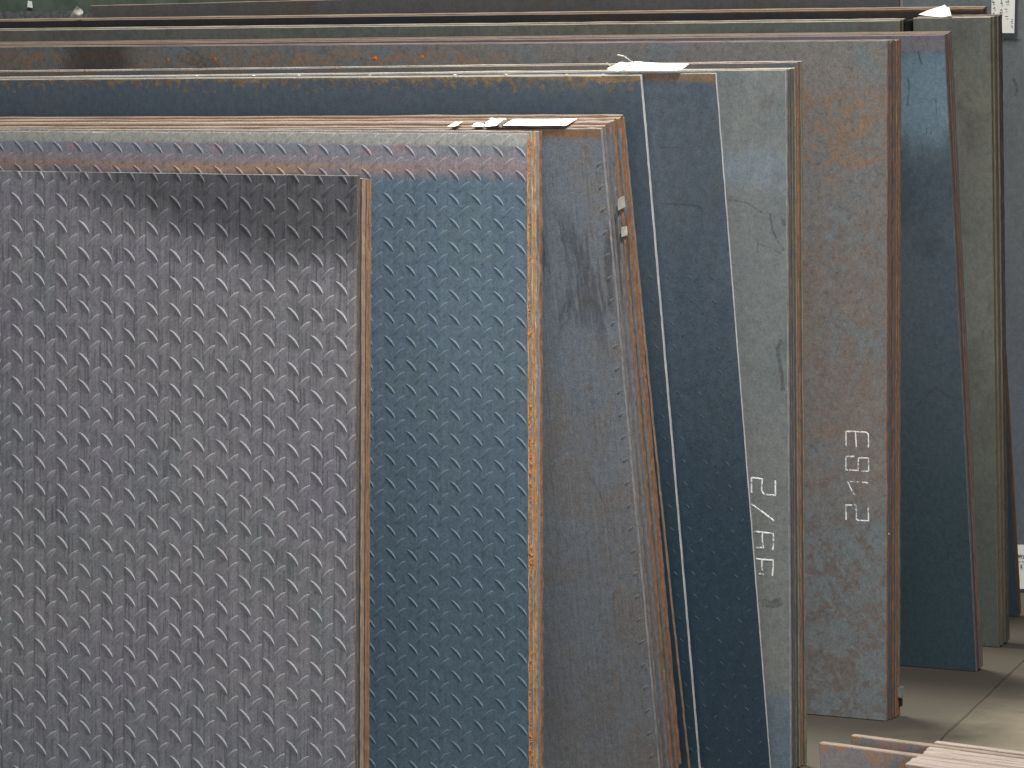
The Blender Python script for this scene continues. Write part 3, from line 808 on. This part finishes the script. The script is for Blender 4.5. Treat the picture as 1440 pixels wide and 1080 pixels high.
marks5 = [z5(p) for p in ([(245, 340), (252, 310), (262, 338), (272, 310), (282, 338), (290, 312)], [(296, 318), (306, 316), (304, 350), (330, 350)], [(235, 388), (270, 386)], [(285, 388), (330, 388)],
                          [(245, 420), (245, 455)], [(268, 428), (290, 425), (270, 452), (292, 452)])]
label_card([(1428.5, 828), (1478, 828), (1478, 766), (1428.5, 766)], "hanging_label", "white printed label low on the tall back sheet at the right edge", fI, marks5, 22)
# grey scrap far left, tapes on the rusty ends
o = fG.o + fG.v * 1.137
q = [on_plane(x, y, o, fG.n) for (x, y) in ((99, 24), (117, 24), (118, 17), (108, 8.5))]
tag(slab("paper_scrap", q, .0006, -fG.n, M_scrap, None, .004, 8, 14), "greyish white paper scrap standing on the dark sheet in front of the green housing", "paper scrap")
q = [on_plane(x, y, f3.o + f3.u * .004, f3.u) for (x, y) in ((868.5, 296), (879, 291), (877.5, 275), (868, 280.5))]
tag(slab("tape_scrap", q, .0005, f3.u, paper_mat("grey_tape", (150, 146, 138), .2), None, .0006, 5, 15), "upper grey tape scrap stuck across the rusty plate ends", "tape")
q = [on_plane(x, y, f3.o + f3.u * .004, f3.u) for (x, y) in ((873.5, 333), (881.5, 331), (881, 318), (873, 319.5))]
tag(slab("tape_scrap", q, .0005, f3.u, paper_mat("pale_tape", (160, 162, 154), .2), None, .0006, 5, 16), "lower grey tape scrap stuck on the rusty plate ends", "tape")
# small marks: white specks on the dark sheet's top edge, orange rust spots on the brown sheet
def small_marks(name, f, parent, spots, mat, r, dy=0.0):
    vs, fs = [], []; rnd = random.Random(4)
    for (x, y, w_) in spots:
        p = face_pt(x, y, f); b = len(vs); n = 7
        for k in range(n):
            a = 2 * math.pi * k / n; vs.append((p[0] + math.cos(a) * r * w_ * rnd.uniform(.7, 1.2), dy - .0001, p[1] + math.sin(a) * r * rnd.uniform(.7, 1.2)))
        vs.append((p[0], dy - .0010, p[1]))
        for k in range(n): fs.append((b + k, b + (k + 1) % n, b + n))
    me = bpy.data.meshes.new(name); me.from_pydata(vs, [], fs); me.update()
    o = link(name, me, [mat], parent); o["kind"] = "stuff"
M_speck = plain("white_speck", (236, 236, 230), .5)
M_spot = plain("orange_rust_spot", (214, 124, 44), .9, 0, .3, 200)
small_marks("white_specks", fA, PA, [(x, 107.5 - x * .0035, 3.0) for x in (277, 357, 421, 520, 640, 712, 797, 848)], M_speck, .0011)
small_marks("rust_spots", fD, PD[0], [(302, 83, 1), (527, 82, 1.3), (594, 80, .8), (236, 84, .5)], M_spot, .0042)
small_marks("rust_spots", fC, PC[0], [(190, 98, 1.6), (165, 98, .8), (120, 99, 1.8), (472, 96, 3)], M_spot, .0013)
small_marks("white_specks", fD, PD[0], [(1250, 751, 1)], M_speck, .0012)

# ------------------------------------------------------------------ low plates at the front right
YK = 37.0
def k_sheet(tpx, s, length_right, h, t, label, seed, edge=None):
    a = R(YK); u = Vector((math.cos(a), -math.sin(a), 0)); n = Vector((math.sin(a), math.cos(a), 0))
    c = Vector((0, 0, CAM_H)); o = s * n
    # left end seen at column tpx: solve along u at height h
    lo, hi = -3.0, 1.0
    for _ in range(60):
        mid = (lo + hi) / 2; p = o + u * mid + Vector((0, 0, h)) - c
        X = 720 + FPX * p.x / (p.y * math.cos(PITCH) - p.z * math.sin(PITCH))
        if X < tpx: lo = mid
        else: hi = mid
    f = Frame(s, mid + length_right, 6.0, YK)
    return make_sheet("steel_strip", f, length_right, h, t, F_K, edge or E_strip, label, "steel strip", "short strips standing at the front right", nx=30, nz=20, seed=seed, rag=.0003)
k_sheet(1176, 3.085, .62, .320, .0090, "pinkish steel strip nearest the front, reaching farthest left at the bottom right", 121, E_tan)
k_sheet(1220, 3.140, .60, .320, .0085, "steel strip with pale top just behind the nearest pinkish strip", 122, E_tan)
KL = ORD + ["eleventh", "twelfth", "thirteenth", "fourteenth", "fifteenth"]
kr = random.Random(5)
for i in range(15):
    s_ = 3.040 + i * .0088
    if abs(s_ - 3.0895) < .0075 or abs(s_ - 3.1443) < .0075: continue       # the two long strips stand here
    px = 1296 + i * 3.2 + kr.uniform(-2, 2)
    k_sheet(px, s_, .45, .320 + kr.uniform(-.0012, .0012), .0080, KL.pop(0) + " strip from the front in the pale layered stack at the bottom right corner", 130 + i)
